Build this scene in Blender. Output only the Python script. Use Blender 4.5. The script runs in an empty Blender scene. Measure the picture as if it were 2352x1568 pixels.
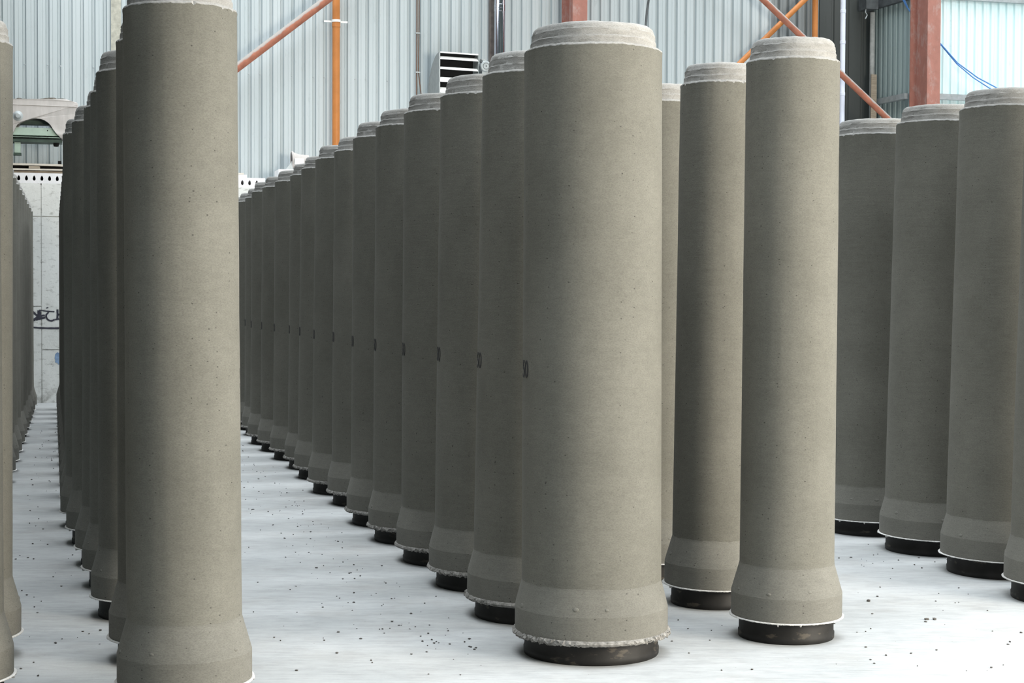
import bpy, bmesh, math, random
from mathutils import Vector, Matrix
S = bpy.context.scene; C = bpy.context.collection
sin, cos, PI = math.sin, math.cos, math.pi

# ---------------- camera ----------------
F, PITCH, ROLL, HC = 3803.0, 0.0283, 0.0042, 1.648
cam = bpy.data.objects.new('camera', bpy.data.cameras.new('camera')); C.objects.link(cam)
cam.data.sensor_width = 36.0; cam.data.lens = F / 2352 * 36; cam.data.clip_end = 200
right0 = Vector((1, 0, 0)); fwd = Vector((0, cos(PITCH), -sin(PITCH))); up0 = Vector((0, sin(PITCH), cos(PITCH)))
rx = right0 * cos(ROLL) + up0 * sin(ROLL); ry = up0 * cos(ROLL) - right0 * sin(ROLL)
M = Matrix((rx, ry, -fwd)).transposed().to_4x4(); M.translation = Vector((0, 0, HC))
cam.matrix_world = M
S.camera = cam

# ---------------- light and exposure ----------------
S.view_settings.view_transform = 'Standard'; S.view_settings.look = 'None'
S.view_settings.exposure = 0.0; S.view_settings.gamma = 1.0; S.view_settings.use_curve_mapping = False
WORLD_TOP, WORLD_LOW = (0.83, 0.93, 1.0), (0.60, 0.66, 0.66)
world = bpy.data.worlds.new('World'); S.world = world; world.use_nodes = True
wn = world.node_tree; wn.nodes.clear()
wo = wn.nodes.new('ShaderNodeOutputWorld'); bg = wn.nodes.new('ShaderNodeBackground')
tc = wn.nodes.new('ShaderNodeTexCoord'); sx = wn.nodes.new('ShaderNodeSeparateXYZ'); rp = wn.nodes.new('ShaderNodeValToRGB')
wn.links.new(tc.outputs['Generated'], sx.inputs[0]); wn.links.new(sx.outputs['Z'], rp.inputs[0])
rp.color_ramp.elements[0].position = 0.55; rp.color_ramp.elements[0].color = (0.012, 0.016, 0.015, 1)
rp.color_ramp.elements[1].position = 1.0; rp.color_ramp.elements[1].color = (0.90, 0.96, 1.0, 1)
wn.links.new(rp.outputs[0], bg.inputs['Color']); bg.inputs['Strength'].default_value = 7.6
wn.links.new(bg.outputs[0], wo.inputs[0])

def lamp(name, kind, loc, aim, energy, color, **kw):
    d = bpy.data.lights.new(name, kind); d.energy = energy; d.color = color
    for k, v in kw.items(): setattr(d, k, v)
    o = bpy.data.objects.new(name, d); C.objects.link(o); o.location = loc
    o.rotation_euler = (Vector(aim) - Vector(loc)).to_track_quat('-Z', 'Y').to_euler(); return o
# daylight from the right-hand side of the hall, at right angles to the rows
lamp('side_daylight', 'SUN', (20, 15, 14), (20 - 9.64, 15 - 2.66, 14 - 9.0), 1.35, (0.93, 0.97, 1.0), angle=math.radians(14))
lamp('back_wall_fill', 'AREA', (-6.5, 20.0, 8.6), (-6.0, 25.0, 4.5), 330, (0.90, 0.96, 1.0), shape='RECTANGLE', size=9, size_y=1.5)  # unseen fill lamp added to brighten the back wall
lamp('right_wall_fill', 'AREA', (10.5, 25.0, 8.8), (9.3, 29.0, 4.5), 150, (0.93, 0.98, 1.0), shape='RECTANGLE', size=4, size_y=1.5)  # fill lamp out of view, added to lift the right-hand sheeting
# the open hall door behind the camera on the right
lamp('door_daylight', 'AREA', (10.2, 2.2, 3.2), (0.2, 7.3, 1.5), 3050, (1.0, 0.92, 0.79), shape='RECTANGLE', size=5.5, size_y=4.5)

# ---------------- frame of the back wall ----------------
PHI = math.atan(0.276); U = Vector((cos(PHI), sin(PHI), 0)); V = Vector((-sin(PHI), cos(PHI), 0))
J = Vector((-7.006, 24.74, 0)) 
J = J + U * 7.24                        # origin of the wall frame, near the picture's middle
def ray(px, py):
    x, y = px - 1176, py - 784
    return (rx * (x / F) - ry * (y / F) + fwd)
def at(px, py, v):                      # a point of a plane v metres behind the face of the low concrete wall, as (u, v, z)
    d = ray(px, py); O = Vector((0, 0, HC))
    t = (v - (O - J).dot(V)) / d.dot(V); p = O + d * t
    return ((p - J).dot(U), v, p.z)
def W(u, v, z): return J + U * u + V * v + Vector((0, 0, z))

# ---------------- mesh helpers ----------------
def obj(name, bm, mat, parent=None, loc=(0, 0, 0), rz=0, smooth=35):
    me = bpy.data.meshes.new(name); bmesh.ops.recalc_face_normals(bm, faces=bm.faces)
    bm.to_mesh(me); bm.free()
    if mat: me.materials.append(mat)
    if smooth:
        me.shade_smooth(); me.set_sharp_from_angle(angle=math.radians(smooth))
    o = bpy.data.objects.new(name, me); C.objects.link(o); o.parent = parent
    o.location = loc; o.rotation_euler = (0, 0, rz); return o
def empty(name, loc, rz=0):
    o = bpy.data.objects.new(name, None); C.objects.link(o); o.location = loc; o.rotation_euler = (0, 0, rz)
    o.empty_display_size = 0.1; return o
def tag(o, label, cat, group=None, kind=None):
    o['label'] = label; o['category'] = cat
    if group: o['group'] = group
    if kind: o['kind'] = kind
    return o
def struct(name, bm, mat, loc=(0, 0, 0), rz=0, smooth=0):
    o = obj(name, bm, mat, None, loc, rz, smooth); o['kind'] = 'structure'; return o
def box(bm, x0, x1, y0, y1, z0, z1):
    v = [bm.verts.new(p) for p in ((x0, y0, z0), (x1, y0, z0), (x1, y1, z0), (x0, y1, z0), (x0, y0, z1), (x1, y0, z1), (x1, y1, z1), (x0, y1, z1))]
    for f in ((0, 3, 2, 1), (4, 5, 6, 7), (0, 1, 5, 4), (1, 2, 6, 5), (2, 3, 7, 6), (3, 0, 4, 7)): bm.faces.new([v[i] for i in f])
def bevel(bm, w, seg=2, ang=30):
    es = [e for e in bm.edges if len(e.link_faces) == 2 and e.calc_face_angle(0) > math.radians(ang)]
    bmesh.ops.bevel(bm, geom=es, offset=w, segments=seg, affect='EDGES', profile=0.6)
def lathe(bm, prof, seg=96, fn=None, closed=False, axis='z', org=(0, 0, 0)):
    rings = []
    for k, (r, z) in enumerate(prof):
        ring = []
        for i in range(seg):
            a = 2 * PI * i / seg; rr, zz = (r, z) if fn is None else fn(k, r, z, a)
            p = (rr * cos(a), rr * sin(a), zz) if axis == 'z' else ((zz, rr * cos(a), rr * sin(a)) if axis == 'x' else (rr * cos(a), zz, rr * sin(a)))
            ring.append(bm.verts.new(Vector(p) + Vector(org)))
        rings.append(ring)
    n = len(rings)
    for k in range(n if closed else n - 1):
        a, b = rings[k], rings[(k + 1) % n]
        for i in range(seg):
            j = (i + 1) % seg; bm.faces.new((a[i], a[j], b[j], b[i]))
    return rings
def cap(bm, ring): bm.faces.new(ring)
def tube(bm, pts, r, seg=12, caps=True):
    pts = [Vector(p) for p in pts]; rings = []; n = len(pts)
    for k, p in enumerate(pts):
        t = (pts[min(k + 1, n - 1)] - pts[max(k - 1, 0)]).normalized()
        a = t.orthogonal().normalized() if k == 0 else (a - t * a.dot(t)).normalized()
        b = t.cross(a); rr = r[k] if isinstance(r, (list, tuple)) else r
        rings.append([bm.verts.new(p + (a * cos(2 * PI * i / seg) + b * sin(2 * PI * i / seg)) * rr) for i in range(seg)])
    for k in range(n - 1):
        for i in range(seg):
            j = (i + 1) % seg; bm.faces.new((rings[k][i], rings[k][j], rings[k + 1][j], rings[k + 1][i]))
    if caps: cap(bm, rings[0]); cap(bm, rings[-1])
def blob(bm, c, r, sub=2, scale=(1, 1, 1), jit=0.0, rnd=random):
    g = bmesh.ops.create_icosphere(bm, subdivisions=sub, radius=r)
    for v in g['verts']:
        k = 1 + rnd.uniform(-jit, jit)
        v.co = Vector((v.co.x * scale[0] * k + c[0], v.co.y * scale[1] * k + c[1], v.co.z * scale[2] * k + c[2]))
def plate(outer, holes, depth):
    """outline in (x, z) with holes, extruded along +y; filled through a 2D curve"""
    cu = bpy.data.curves.new('tmp', 'CURVE'); cu.dimensions = '2D'; cu.fill_mode = 'BOTH'; cu.extrude = depth / 2
    for poly in [outer] + holes:
        sp = cu.splines.new('POLY'); sp.points.add(len(poly) - 1)
        for i, (x, z) in enumerate(poly): sp.points[i].co = (x, z, 0, 1)
        sp.use_cyclic_u = True
    return curve_bm(cu, lambda c: Vector((c.x, depth / 2 - c.z, c.y)))
def curve_bm(cu, fn):
    o = bpy.data.objects.new('tmp', cu); C.objects.link(o)
    dg = bpy.context.evaluated_depsgraph_get(); me = o.evaluated_get(dg).to_mesh()
    bm = bmesh.new(); bm.from_mesh(me); o.evaluated_get(dg).to_mesh_clear()
    bpy.data.objects.remove(o); bpy.data.curves.remove(cu)
    bmesh.ops.remove_doubles(bm, verts=bm.verts, dist=1e-5)
    for v in bm.verts: v.co = fn(v.co)
    return bm

# ---------------- materials ----------------
def mat(name, base, rough=0.8, metal=0.0, spec=0.3):
    m = bpy.data.materials.new(name); m.use_nodes = True; nt = m.node_tree; b = nt.nodes['Principled BSDF']
    b.inputs['Base Color'].default_value = (*base, 1); b.inputs['Roughness'].default_value = rough
    b.inputs['Metallic'].default_value = metal; b.inputs['Specular IOR Level'].default_value = spec
    return m, nt, b
class N:
    def __init__(s, nt): s.nt = nt
    def n(s, t, **kw):
        o = s.nt.nodes.new('ShaderNode' + t)
        for k, v in kw.items():
            if hasattr(o, k): setattr(o, k, v)
        return o
    def l(s, a, b): s.nt.links.new(a, b)
    def coords(s, scale=(1, 1, 1), kind='Object', rot=(0, 0, 0)):
        t = s.n('TexCoord'); m = s.n('Mapping'); m.inputs['Scale'].default_value = scale; m.inputs['Rotation'].default_value = rot
        s.l(t.outputs[kind], m.inputs[0]); return m.outputs[0]
    def noise(s, vec, scale, detail=4, rough=0.55, dist=0.0):
        o = s.n('TexNoise'); s.l(vec, o.inputs['Vector']); o.inputs['Scale'].default_value = scale
        o.inputs['Detail'].default_value = detail; o.inputs['Roughness'].default_value = rough; o.inputs['Distortion'].default_value = dist
        return o.outputs['Fac']
    def ramp(s, fac, stops):
        o = s.n('ValToRGB'); s.l(fac, o.inputs[0]); cr = o.color_ramp
        while len(cr.elements) < len(stops): cr.elements.new(0.5)
        for e, (p, c) in zip(cr.elements, stops):
            e.position = p; e.color = (*c, 1) if isinstance(c, (tuple, list)) else (c, c, c, 1)
        return o.outputs[0]
    def mix(s, a, b, fac, mode='MIX'):
        o = s.n('Mix'); o.data_type = 'RGBA'; o.blend_type = mode
        for v, i in ((fac, 0), (a, 6), (b, 7)):
            if hasattr(v, 'links'): s.l(v, o.inputs[i])
            else: o.inputs[i].default_value = v if isinstance(v, (int, float)) else (*v, 1)
        return o.outputs[2]
    def math(s, op, a, b=0.0):
        o = s.n('Math'); o.operation = op
        for v, i in ((a, 0), (b, 1)):
            if hasattr(v, 'links'): s.l(v, o.inputs[i])
            else: o.inputs[i].default_value = v
        return o.outputs[0]
    def bump(s, b, h, strength=0.3, dist=0.01):
        o = s.n('Bump'); s.l(h, o.inputs['Height']); o.inputs['Strength'].default_value = strength
        o.inputs['Distance'].default_value = dist; s.l(o.outputs[0], b.inputs['Normal'])

def concrete(name, ca, cb, streak=0.25, pores=True, bmp=0.35, wear=None):
    m, nt, b = mat(name, ca, 0.85); k = N(nt)
    v = k.coords(); vs = k.coords((7, 7, 55))
    rnd = k.n('ObjectInfo')
    o3 = k.n('VectorMath'); o3.operation = 'ADD'; k.l(v, o3.inputs[0])
    cmb = k.n('CombineXYZ'); k.l(k.math('MULTIPLY', rnd.outputs['Random'], 17.0), cmb.inputs[2]); k.l(cmb.outputs[0], o3.inputs[1])
    vv = o3.outputs[0]
    big = k.ramp(k.noise(vv, 2.2, 5, 0.6), [(0.32, ca), (0.68, cb)])
    st = k.noise(vs, 1.0, 4, 0.6)
    c1 = k.mix(big, k.ramp(st, [(0.3, 0.62), (0.7, 1.0)]), streak, 'MULTIPLY')
    fine = k.noise(k.coords((1, 1, 2.2)), 120, 3, 0.75)
    c2 = k.mix(c1, k.ramp(fine, [(0.34, 0.55), (0.60, 1.0)]), 0.55, 'MULTIPLY')
    mid = k.noise(k.coords((1, 1, 1.8)), 18, 5, 0.75)
    c2 = k.mix(c2, k.ramp(mid, [(0.36, 0.80), (0.60, 1.0)]), 0.42, 'MULTIPLY')
    if pores:
        vo = k.n('TexVoronoi'); k.l(k.coords((1, 1, 1.5)), vo.inputs['Vector']); vo.inputs['Scale'].default_value = 34
        sel = k.n('SeparateColor'); k.l(vo.outputs['Color'], sel.inputs[0])
        near = k.math('LESS_THAN', vo.outputs['Distance'], k.math('MULTIPLY', sel.outputs[1], 0.15))
        pick = k.math('GREATER_THAN', sel.outputs[0], 0.45)
        dot = k.math('MULTIPLY', near, pick)
        c2 = k.mix(c2, tuple(x * 0.30 for x in ca), k.math('MULTIPLY', dot, 0.85))
    k.l(c2, b.inputs['Base Color'])
    h = k.math('ADD', k.math('MULTIPLY', st, 0.6), k.math('MULTIPLY', fine, 0.5))
    k.bump(b, h, bmp, 0.004); return m
PIPE = concrete('pipe_concrete', (0.128, 0.124, 0.105), (0.160, 0.155, 0.133), 0.14)
SPIG = concrete('spigot_concrete', (0.24, 0.234, 0.22), (0.33, 0.325, 0.31), 0.4, False, 0.8)
SOCK = concrete('socket_concrete', (0.138, 0.134, 0.117), (0.172, 0.167, 0.147), 0.12)
LIP = concrete('lip_concrete', (0.45, 0.44, 0.42), (0.70, 0.69, 0.67), 0.1, False, 1.0)
LIPD = concrete('rough_lip_concrete', (0.12, 0.115, 0.105), (0.33, 0.32, 0.30), 0.1, False, 1.0)
for n_ in LIPD.node_tree.nodes:
    if n_.type == 'TEX_NOISE' and abs(n_.inputs['Scale'].default_value - 2.2) < 0.01: n_.inputs['Scale'].default_value = 45

def plain(name, base, rough=0.6, metal=0.0, var=0.25, scale=12, dust=None, stretch=(1, 1, 1)):
    m, nt, b = mat(name, base, rough, metal); k = N(nt)
    nz = k.noise(k.coords(stretch), scale, 5, 0.6)
    c = k.ramp(nz, [(0.3, tuple(x * (1 - var) for x in base)), (0.7, tuple(min(1, x * (1 + var)) for x in base))])
    if dust:
        g = k.n('NewGeometry'); s = k.n('SeparateXYZ'); k.l(g.outputs['Normal'], s.inputs[0])
        f = k.math('ADD', s.outputs['Z'], k.math('MULTIPLY', k.math('SUBTRACT', k.noise(k.coords(), 9, 4), 0.5), 0.8))
        c = k.mix(c, dust, k.ramp(f, [(0.12, 0.0), (0.38, 0.95)]))
    k.l(c, b.inputs['Base Color']); k.bump(b, nz, 0.1, 0.003); return m
BLACK = plain('black_ring_steel', (0.010, 0.0095, 0.009), 0.62, 0.0, 0.5, 9)
nt = BLACK.node_tree; k = N(nt); b = nt.nodes['Principled BSDF']
src = b.inputs['Base Color'].links[0].from_socket
scr = k.ramp(k.noise(k.coords((3, 3, 9)), 2.6, 6, 0.62), [(0.60, 0.0), (0.66, 1.0)])
k.l(k.mix(src, (0.10, 0.085, 0.065), k.math('MULTIPLY', scr, 0.5)), b.inputs['Base Color'])
STAMP = plain('stamp_ink', (0.035, 0.034, 0.034), 0.8)
REDC = plain('red_primer_steel', (0.37, 0.165, 0.13), 0.6, 0, 0.12, 7)
nt = REDC.node_tree; k = N(nt); b = nt.nodes['Principled BSDF']; src = b.inputs['Base Color'].links[0].from_socket
k.l(k.mix(src, (0.46, 0.38, 0.35), k.ramp(k.noise(k.coords((1, 1, 0.5)), 5.0, 7, 0.7), [(0.52, 0.0), (0.70, 0.7)])), b.inputs['Base Color'])
BRACE = plain('dusty_brace_steel', (0.36, 0.135, 0.085), 0.6, 0, 0.2, 8, dust=(0.34, 0.32, 0.30))
ORANGE = plain('orange_plastic', (0.50, 0.19, 0.055), 0.38, 0, 0.1, 5)
GREYM = plain('galvanised_steel', (0.42, 0.45, 0.46), 0.5, 0.3, 0.15, 10)
DGREY = plain('dark_grey_steel', (0.10, 0.11, 0.115), 0.6, 0, 0.3, 8)
WHITE = plain('white_plastic', (0.72, 0.76, 0.88), 0.3, 0, 0.05, 5)
WSLAT = plain('white_slat', (0.88, 0.88, 0.86), 0.5, 0, 0.05, 5)
CHROME = plain('polished_flue_steel', (0.62, 0.62, 0.70), 0.12, 1.0, 0.1, 5)
FLUE_SHADE = plain('flue_shadow_brown', (0.13, 0.11, 0.10), 0.5)  # brown tone of the painted shadow beside the flue
WIRE = plain('brown_cable', (0.14, 0.085, 0.06), 0.6)
BLUE = plain('blue_hose_rubber', (0.10, 0.27, 0.62), 0.4, 0, 0.1)
MGREEN = plain('green_machine_paint', (0.42, 0.52, 0.44), 0.5, 0, 0.12, 6)
DGREEN = plain('dark_green_paint', (0.05, 0.075, 0.06), 0.5, 0, 0.3, 8)
MGREY = plain('dusty_machine_grey', (0.47, 0.44, 0.42), 0.75, 0, 0.12, 5, stretch=(2, 2, 0.5))
DIRT = plain('dried_dirt', (0.10, 0.09, 0.075), 0.9, 0, 0.5, 20)
WOOD = plain('old_timber', (0.36, 0.30, 0.23), 0.8, 0, 0.3, 14, stretch=(0.4, 4, 4))
WOODP = plain('pale_timber', (0.60, 0.55, 0.48), 0.8, 0, 0.2, 14, stretch=(0.4, 4, 4))
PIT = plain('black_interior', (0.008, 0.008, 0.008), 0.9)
PALE = plain('pale_pipe_plastic', (0.40, 0.41, 0.40), 0.6, 0, 0.2)
BEIGE = plain('beige_trim_paint', (0.42, 0.41, 0.35), 0.7)
SPRAY = plain('dark_spray_paint', (0.045, 0.045, 0.06), 0.8, 0, 0.3)
BSPRAY = plain('blue_spray_paint', (0.22, 0.32, 0.48), 0.8, 0, 0.3)
SLAB = plain('white_slab_concrete', (0.80, 0.79, 0.80), 0.8, 0, 0.06, 10)
CRUMB = plain('crumb_concrete', (0.07, 0.065, 0.06), 0.9, 0, 0.4)

def sheeting(name, a, bcol, rough=0.45):
    m, nt, b = mat(name, a, rough, 0.0, 0.4); k = N(nt)
    n1 = k.noise(k.coords((1.2, 1, 0.12)), 1.3, 5, 0.6)
    c = k.ramp(n1, [(0.3, a), (0.72, bcol)])
    n2 = k.noise(k.coords((6, 1, 1.5)), 3.0, 6, 0.7)
    c = k.mix(c, tuple(x * 0.72 for x in a), k.ramp(n2, [(0.60, 0.0), (0.78, 0.5)]))
    k.l(c, b.inputs['Base Color']); return m
SHEET_L = sheeting('light_blue_grey_sheeting', (0.44, 0.495, 0.515), (0.53, 0.575, 0.59))
SHEET_R = sheeting('pale_aqua_sheeting', (0.72, 0.90, 0.92), (0.82, 0.96, 0.97))
SHEET_SHADE = sheeting('shadow_grey_sheeting', (0.17, 0.185, 0.19), (0.24, 0.26, 0.265))  # grey tone stands in for a shadow across the light sheeting
SHEET_RECESS_SHADE = sheeting('recess_shade_sheeting', (0.055, 0.062, 0.06), (0.085, 0.092, 0.09))  # near-black tone carries the shade of the recess
SHEET_G = sheeting('grey_green_sheeting', (0.30, 0.37, 0.37), (0.36, 0.44, 0.44))

# floor
FLOOR, nt, b = mat('pale_floor_concrete', (0.7, 0.72, 0.74), 0.75, 0, 0.25); k = N(nt)
v = k.coords()
c = k.ramp(k.noise(v, 0.9, 6, 0.6), [(0.3, (0.325, 0.338, 0.342)), (0.7, (0.41, 0.417, 0.417))])
c = k.mix(c, (0.29, 0.278, 0.26), k.ramp(k.noise(v, 2.3, 6, 0.65), [(0.50, 0.0), (0.80, 0.55)]))
sc = k.noise(k.coords((2.2, 34, 1), rot=(0, 0, -0.12)), 1.6, 6, 0.7)
c = k.mix(c, k.ramp(sc, [(0.34, 0.72), (0.60, 1.0)]), 0.45, 'MULTIPLY')
c = k.mix(c, k.ramp(k.noise(k.coords((1, 2.2, 1)), 5.5, 7, 0.72), [(0.36, 0.80), (0.56, 1.0)]), 0.7, 'MULTIPLY')
vo = k.n('TexVoronoi'); k.l(v, vo.inputs['Vector']); vo.inputs['Scale'].default_value = 26
sel = k.n('SeparateColor'); k.l(vo.outputs['Color'], sel.inputs[0])
dot = k.math('MULTIPLY', k.math('LESS_THAN', vo.outputs['Distance'], k.math('MULTIPLY', sel.outputs[1], 0.10)), k.math('GREATER_THAN', sel.outputs[0], 0.80))
c = k.mix(c, (0.16, 0.15, 0.14), k.math('MULTIPLY', dot, 0.8))
k.l(c, b.inputs['Base Color'])
wv = k.n('TexWave'); wv.wave_type = 'BANDS'; wv.bands_direction = 'Y'; k.l(k.coords(rot=(0, 0, -0.12)), wv.inputs['Vector'])
wv.inputs['Scale'].default_value = 9; wv.inputs['Distortion'].default_value = 3; wv.inputs['Detail'].default_value = 3
h = k.math('ADD', k.math('MULTIPLY', k.noise(v, 60, 4, 0.7), 0.6), k.math('MULTIPLY', wv.outputs['Fac'], 0.25))
k.bump(b, k.math('ADD', h, k.math('MULTIPLY', sc, 0.5)), 0.25, 0.006)

# low concrete wall
LOWW, nt, b = mat('dirty_white_wall_concrete', (0.62, 0.62, 0.6), 0.85); k = N(nt)
v = k.coords()
c = k.ramp(k.noise(v, 1.6, 6, 0.65), [(0.3, (0.64, 0.64, 0.615)), (0.7, (0.78, 0.78, 0.755))])
c = k.mix(c, (0.20, 0.19, 0.17), k.ramp(k.noise(k.coords((1, 1, 2.4)), 7.5, 7, 0.72), [(0.54, 0.0), (0.70, 0.8)]))
sp = k.n('SeparateXYZ'); k.l(v, sp.inputs[0])
low = k.ramp(sp.outputs['Z'], [(0.0, 0.75), (0.35, 0.0)])
c = k.mix(c, (0.24, 0.23, 0.21), k.math('MULTIPLY', low, k.ramp(k.noise(v, 9, 6, 0.7), [(0.42, 0.0), (0.60, 1.0)])))
k.l(c, b.inputs['Base Color']); k.bump(b, k.noise(v, 25, 6, 0.7), 0.4, 0.01)

# ---------------- setting ----------------
bm = bmesh.new(); vs = [bm.verts.new(p) for p in ((-16, -8, 0), (18, -8, 0), (18, 36, 0), (-16, 36, 0))]; bm.faces.new(vs)
struct('floor', bm, FLOOR)

# unseen roof slab added to cut sky light over the left rows
bm = bmesh.new(); vs = [bm.verts.new(p) for p in ((-16, -8, 7.6), (1.3, -8, 7.6), (-10.9, 36, 7.6), (-16, 36, 7.6))]; bm.faces.new(vs)
struct('roof_blocker', bm, plain('roof_blocker_grey', (0.10, 0.11, 0.11), 0.8))

def corrugated(name, p0, p1, z0, z1, m, pitch=0.172, depth=0.05, groove=0.062):
    """trapezoid sheeting between two (u, v) points of the wall frame, grooves running up"""
    a = Vector(p0); bb = Vector(p1); L = (bb - a).length; t = (bb - a) / L; nrm = Vector((-t.y, t.x))
    pts = []; s = 0.0
    while s < L:
        for ds, dd in ((0, 0), (pitch - groove, 0), (pitch - groove + 0.014, depth), (pitch - 0.014, depth)):
            if s + ds <= L: pts.append((s + ds, dd))
        if pitch < 0.2 and s + 0.06 < L:                  # a shallow stiffening crease on the pans
            w0 = 0.03 + 0.03 * random.random(); pts += [(s + w0, 0), (s + w0 + 0.004, 0.005), (s + w0 + 0.010, 0.005), (s + w0 + 0.014, 0)]
        s += pitch
    pts.append((L, 0)); pts.sort()
    bm = bmesh.new(); lo = []; hi = []
    for s, d in pts:
        p = a + t * s + nrm * d
        lo.append(bm.verts.new((p.x, p.y, z0))); hi.append(bm.verts.new((p.x, p.y, z1)))
    for i in range(len(lo) - 1): bm.faces.new((lo[i], lo[i + 1], hi[i + 1], hi[i]))
    return struct(name, bm, m, J, PHI)
random.seed(3)
TOPZ = 9.0
uA = at(1771, 60, 0.9)[0]; uB = at(1880, 60, 0.9)[0]; uC = at(2006, 200, 2.1)[0]; uD = at(2092, 200, 0.9)[0]
corrugated('wall_back', (-13.5, 0.9), (uA, 0.9), 0, TOPZ, SHEET_L)
corrugated('wall_back_shade', (uA, 0.9), (uB, 0.9), 0, TOPZ, SHEET_SHADE)  # same wall, its shadow put into the colour
corrugated('wall_recess', (uB, 2.1), (uC, 2.1), 0, TOPZ, SHEET_RECESS_SHADE, pitch=0.30, depth=0.02)
corrugated('wall_recess_side', (uB, 0.9), (uB + 0.01, 2.1), 0, TOPZ, SHEET_RECESS_SHADE)
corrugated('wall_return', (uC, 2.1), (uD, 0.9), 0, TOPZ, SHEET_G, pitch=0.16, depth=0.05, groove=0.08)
corrugated('wall_right', (uD, 0.9), (uD + 6, 0.9), 0, TOPZ, SHEET_R, pitch=0.160, depth=0.045)

# rails across the sheeting
def rail(name, p0, p1, z0, z1, m, d=0.09):
    a = Vector(p0); bb = Vector(p1); t = (bb - a).normalized(); nr = Vector((t.y, -t.x)) * d
    bm = bmesh.new(); q = [a, bb, bb + nr, a + nr]
    lo = [bm.verts.new((p.x, p.y, z0)) for p in q]; hi = [bm.verts.new((p.x, p.y, z1)) for p in q]
    bm.faces.new(lo); bm.faces.new(hi)
    for i in range(4): bm.faces.new((lo[i], lo[(i + 1) % 4], hi[(i + 1) % 4], hi[i]))
    return struct(name, bm, m, J, PHI)
zr = at(2225, 232, 0.9)[2]; zt = at(2250, 4, 0.9)[2]
rail('trim_1', (uC + 0.03, 2.08), (uD - 0.02, 0.93), zr, zr + 0.10, GREYM)
rail('trim_2', (uD - 0.02, 0.9), (uD + 6, 0.9), zr, zr + 0.10, GREYM)
rail('trim_3', (uC + 0.03, 2.08), (uD - 0.02, 0.93), zt - 0.03, zt + 0.20, DGREY)
rail('trim_4', (uD - 0.02, 0.9), (uD + 6, 0.9), zt, zt + 0.16, GREYM)

# fixing screws of the sheeting
bm = bmesh.new()
for px, py in ((57, 148), (110, 150), (139, 152), (215, 155), (571, 170), (597, 171), (670, 174), (719, 177), (745, 178), (816, 182), (840, 183), (890, 186)):
    u, v_, z = at(px, py, 0.895); lathe(bm, [(0.0001, -0.012), (0.010, -0.010), (0.012, 0.004)], 8, axis='y', org=(u, v_, z))
o = obj('screw_heads', bm, GREYM, bpy.data.objects['wall_back'])

# low concrete wall of precast panels with open joints
ztop = at(100, 421, 0.0)[2]; uj = at(95, 600, 0)[0]; zj1 = at(100, 497, 0)[2]; zj2 = at(80, 703, 0)[2]; zj3 = at(120, 803, 0)[2]
uend = 2.2; g = 0.007
bm = bmesh.new()
panels = [(uj - 2.6, uj - g, zj1 + g, ztop), (uj + g, uj + 2.6, zj1 + g, ztop), (uj - 2.6, uj - g, zj2 + g, zj1 - g), (uj - 2.6, uj - g, 0, zj2 - g),
          (uj + g, uj + 2.6, zj3 + g, zj1 - g), (uj + g, uj + 2.6, 0, zj3 - g), (uj + 2.6 + 2 * g, uj + 5.2, 0, ztop), (uj + 5.2 + 2 * g, uend, 0, ztop), (uj - 5.6, uj - 2.6 - 2 * g, 0, ztop)]
for x0, x1, z0, z1 in panels: box(bm, x0, x1, 0, 0.12, z0, z1)
bevel(bm, 0.006, 1)
box(bm, uj - 5.6, uend, 0.02, 0.86, 0, ztop - 0.02)
lw = struct('wall_lower', bm, LOWW, J, PHI)

def ribbon(bm, pts, w, v_=-0.004):
    pts = [Vector((at(40 + x / 5.225, 650 + y / 5.225, 0)[0], 0, at(40 + x / 5.225, 650 + y / 5.225, 0)[2])) for x, y in pts]
    dense = []
    n = len(pts)
    for i in range(n - 1):
        p0, p1, p2, p3 = pts[max(i - 1, 0)], pts[i], pts[i + 1], pts[min(i + 2, n - 1)]
        for s in range(6):
            t = s / 6; dense.append(0.5 * ((2 * p1) + (p2 - p0) * t + (2 * p0 - 5 * p1 + 4 * p2 - p3) * t * t + (3 * p1 - p0 - 3 * p2 + p3) * t ** 3))
    dense.append(pts[-1]); prev = None
    for i, p in enumerate(dense):
        d = (dense[min(i + 1, len(dense) - 1)] - dense[max(i - 1, 0)]).normalized(); nn = Vector((-d.z, 0, d.x)) * w * 0.5 * random.uniform(0.85, 1.15)
        cur = (bm.verts.new(p + nn + Vector((0, v_, 0))), bm.verts.new(p - nn + Vector((0, v_, 0))))
        if prev: bm.faces.new((prev[0], prev[1], cur[1], cur[0]))
        prev = cur
bm = bmesh.new()
for pts, w in (([(122, 325), (165, 326), (215, 372), (255, 398)], 0.03), ([(255, 398), (200, 440), (125, 478)], 0.035), ([(258, 325), (266, 380), (280, 425)], 0.055),
               ([(262, 323), (350, 336), (445, 343)], 0.018), ([(270, 392), (330, 386)], 0.025), ([(222, 438), (280, 425), (335, 412)], 0.03),
               ([(375, 350), (345, 385), (360, 432), (405, 452), (448, 436)], 0.026), ([(480, 315), (482, 375), (478, 438)], 0.03), ([(452, 438), (500, 428)], 0.025),
               ([(482, 378), (530, 372)], 0.03), ([(530, 320), (532, 438)], 0.03), ([(126, 524), (290, 538), (500, 541)], 0.027), ([(345, 300), (372, 292)], 0.015)):
    ribbon(bm, pts, w, -0.003 - 0.0004 * len(bm.verts) % 0.002)
obj('graffiti', bm, SPRAY, lw, smooth=0)
bm = bmesh.new(); u, v_, z = at(135, 822, 0)
vsr = [bm.verts.new((u + (0.07 + random.uniform(-.02, .01)) * cos(a * PI / 8), -0.003, z + (0.09 + random.uniform(-.02, .02)) * sin(a * PI / 8))) for a in range(16)]; bm.faces.new(vsr)
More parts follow.
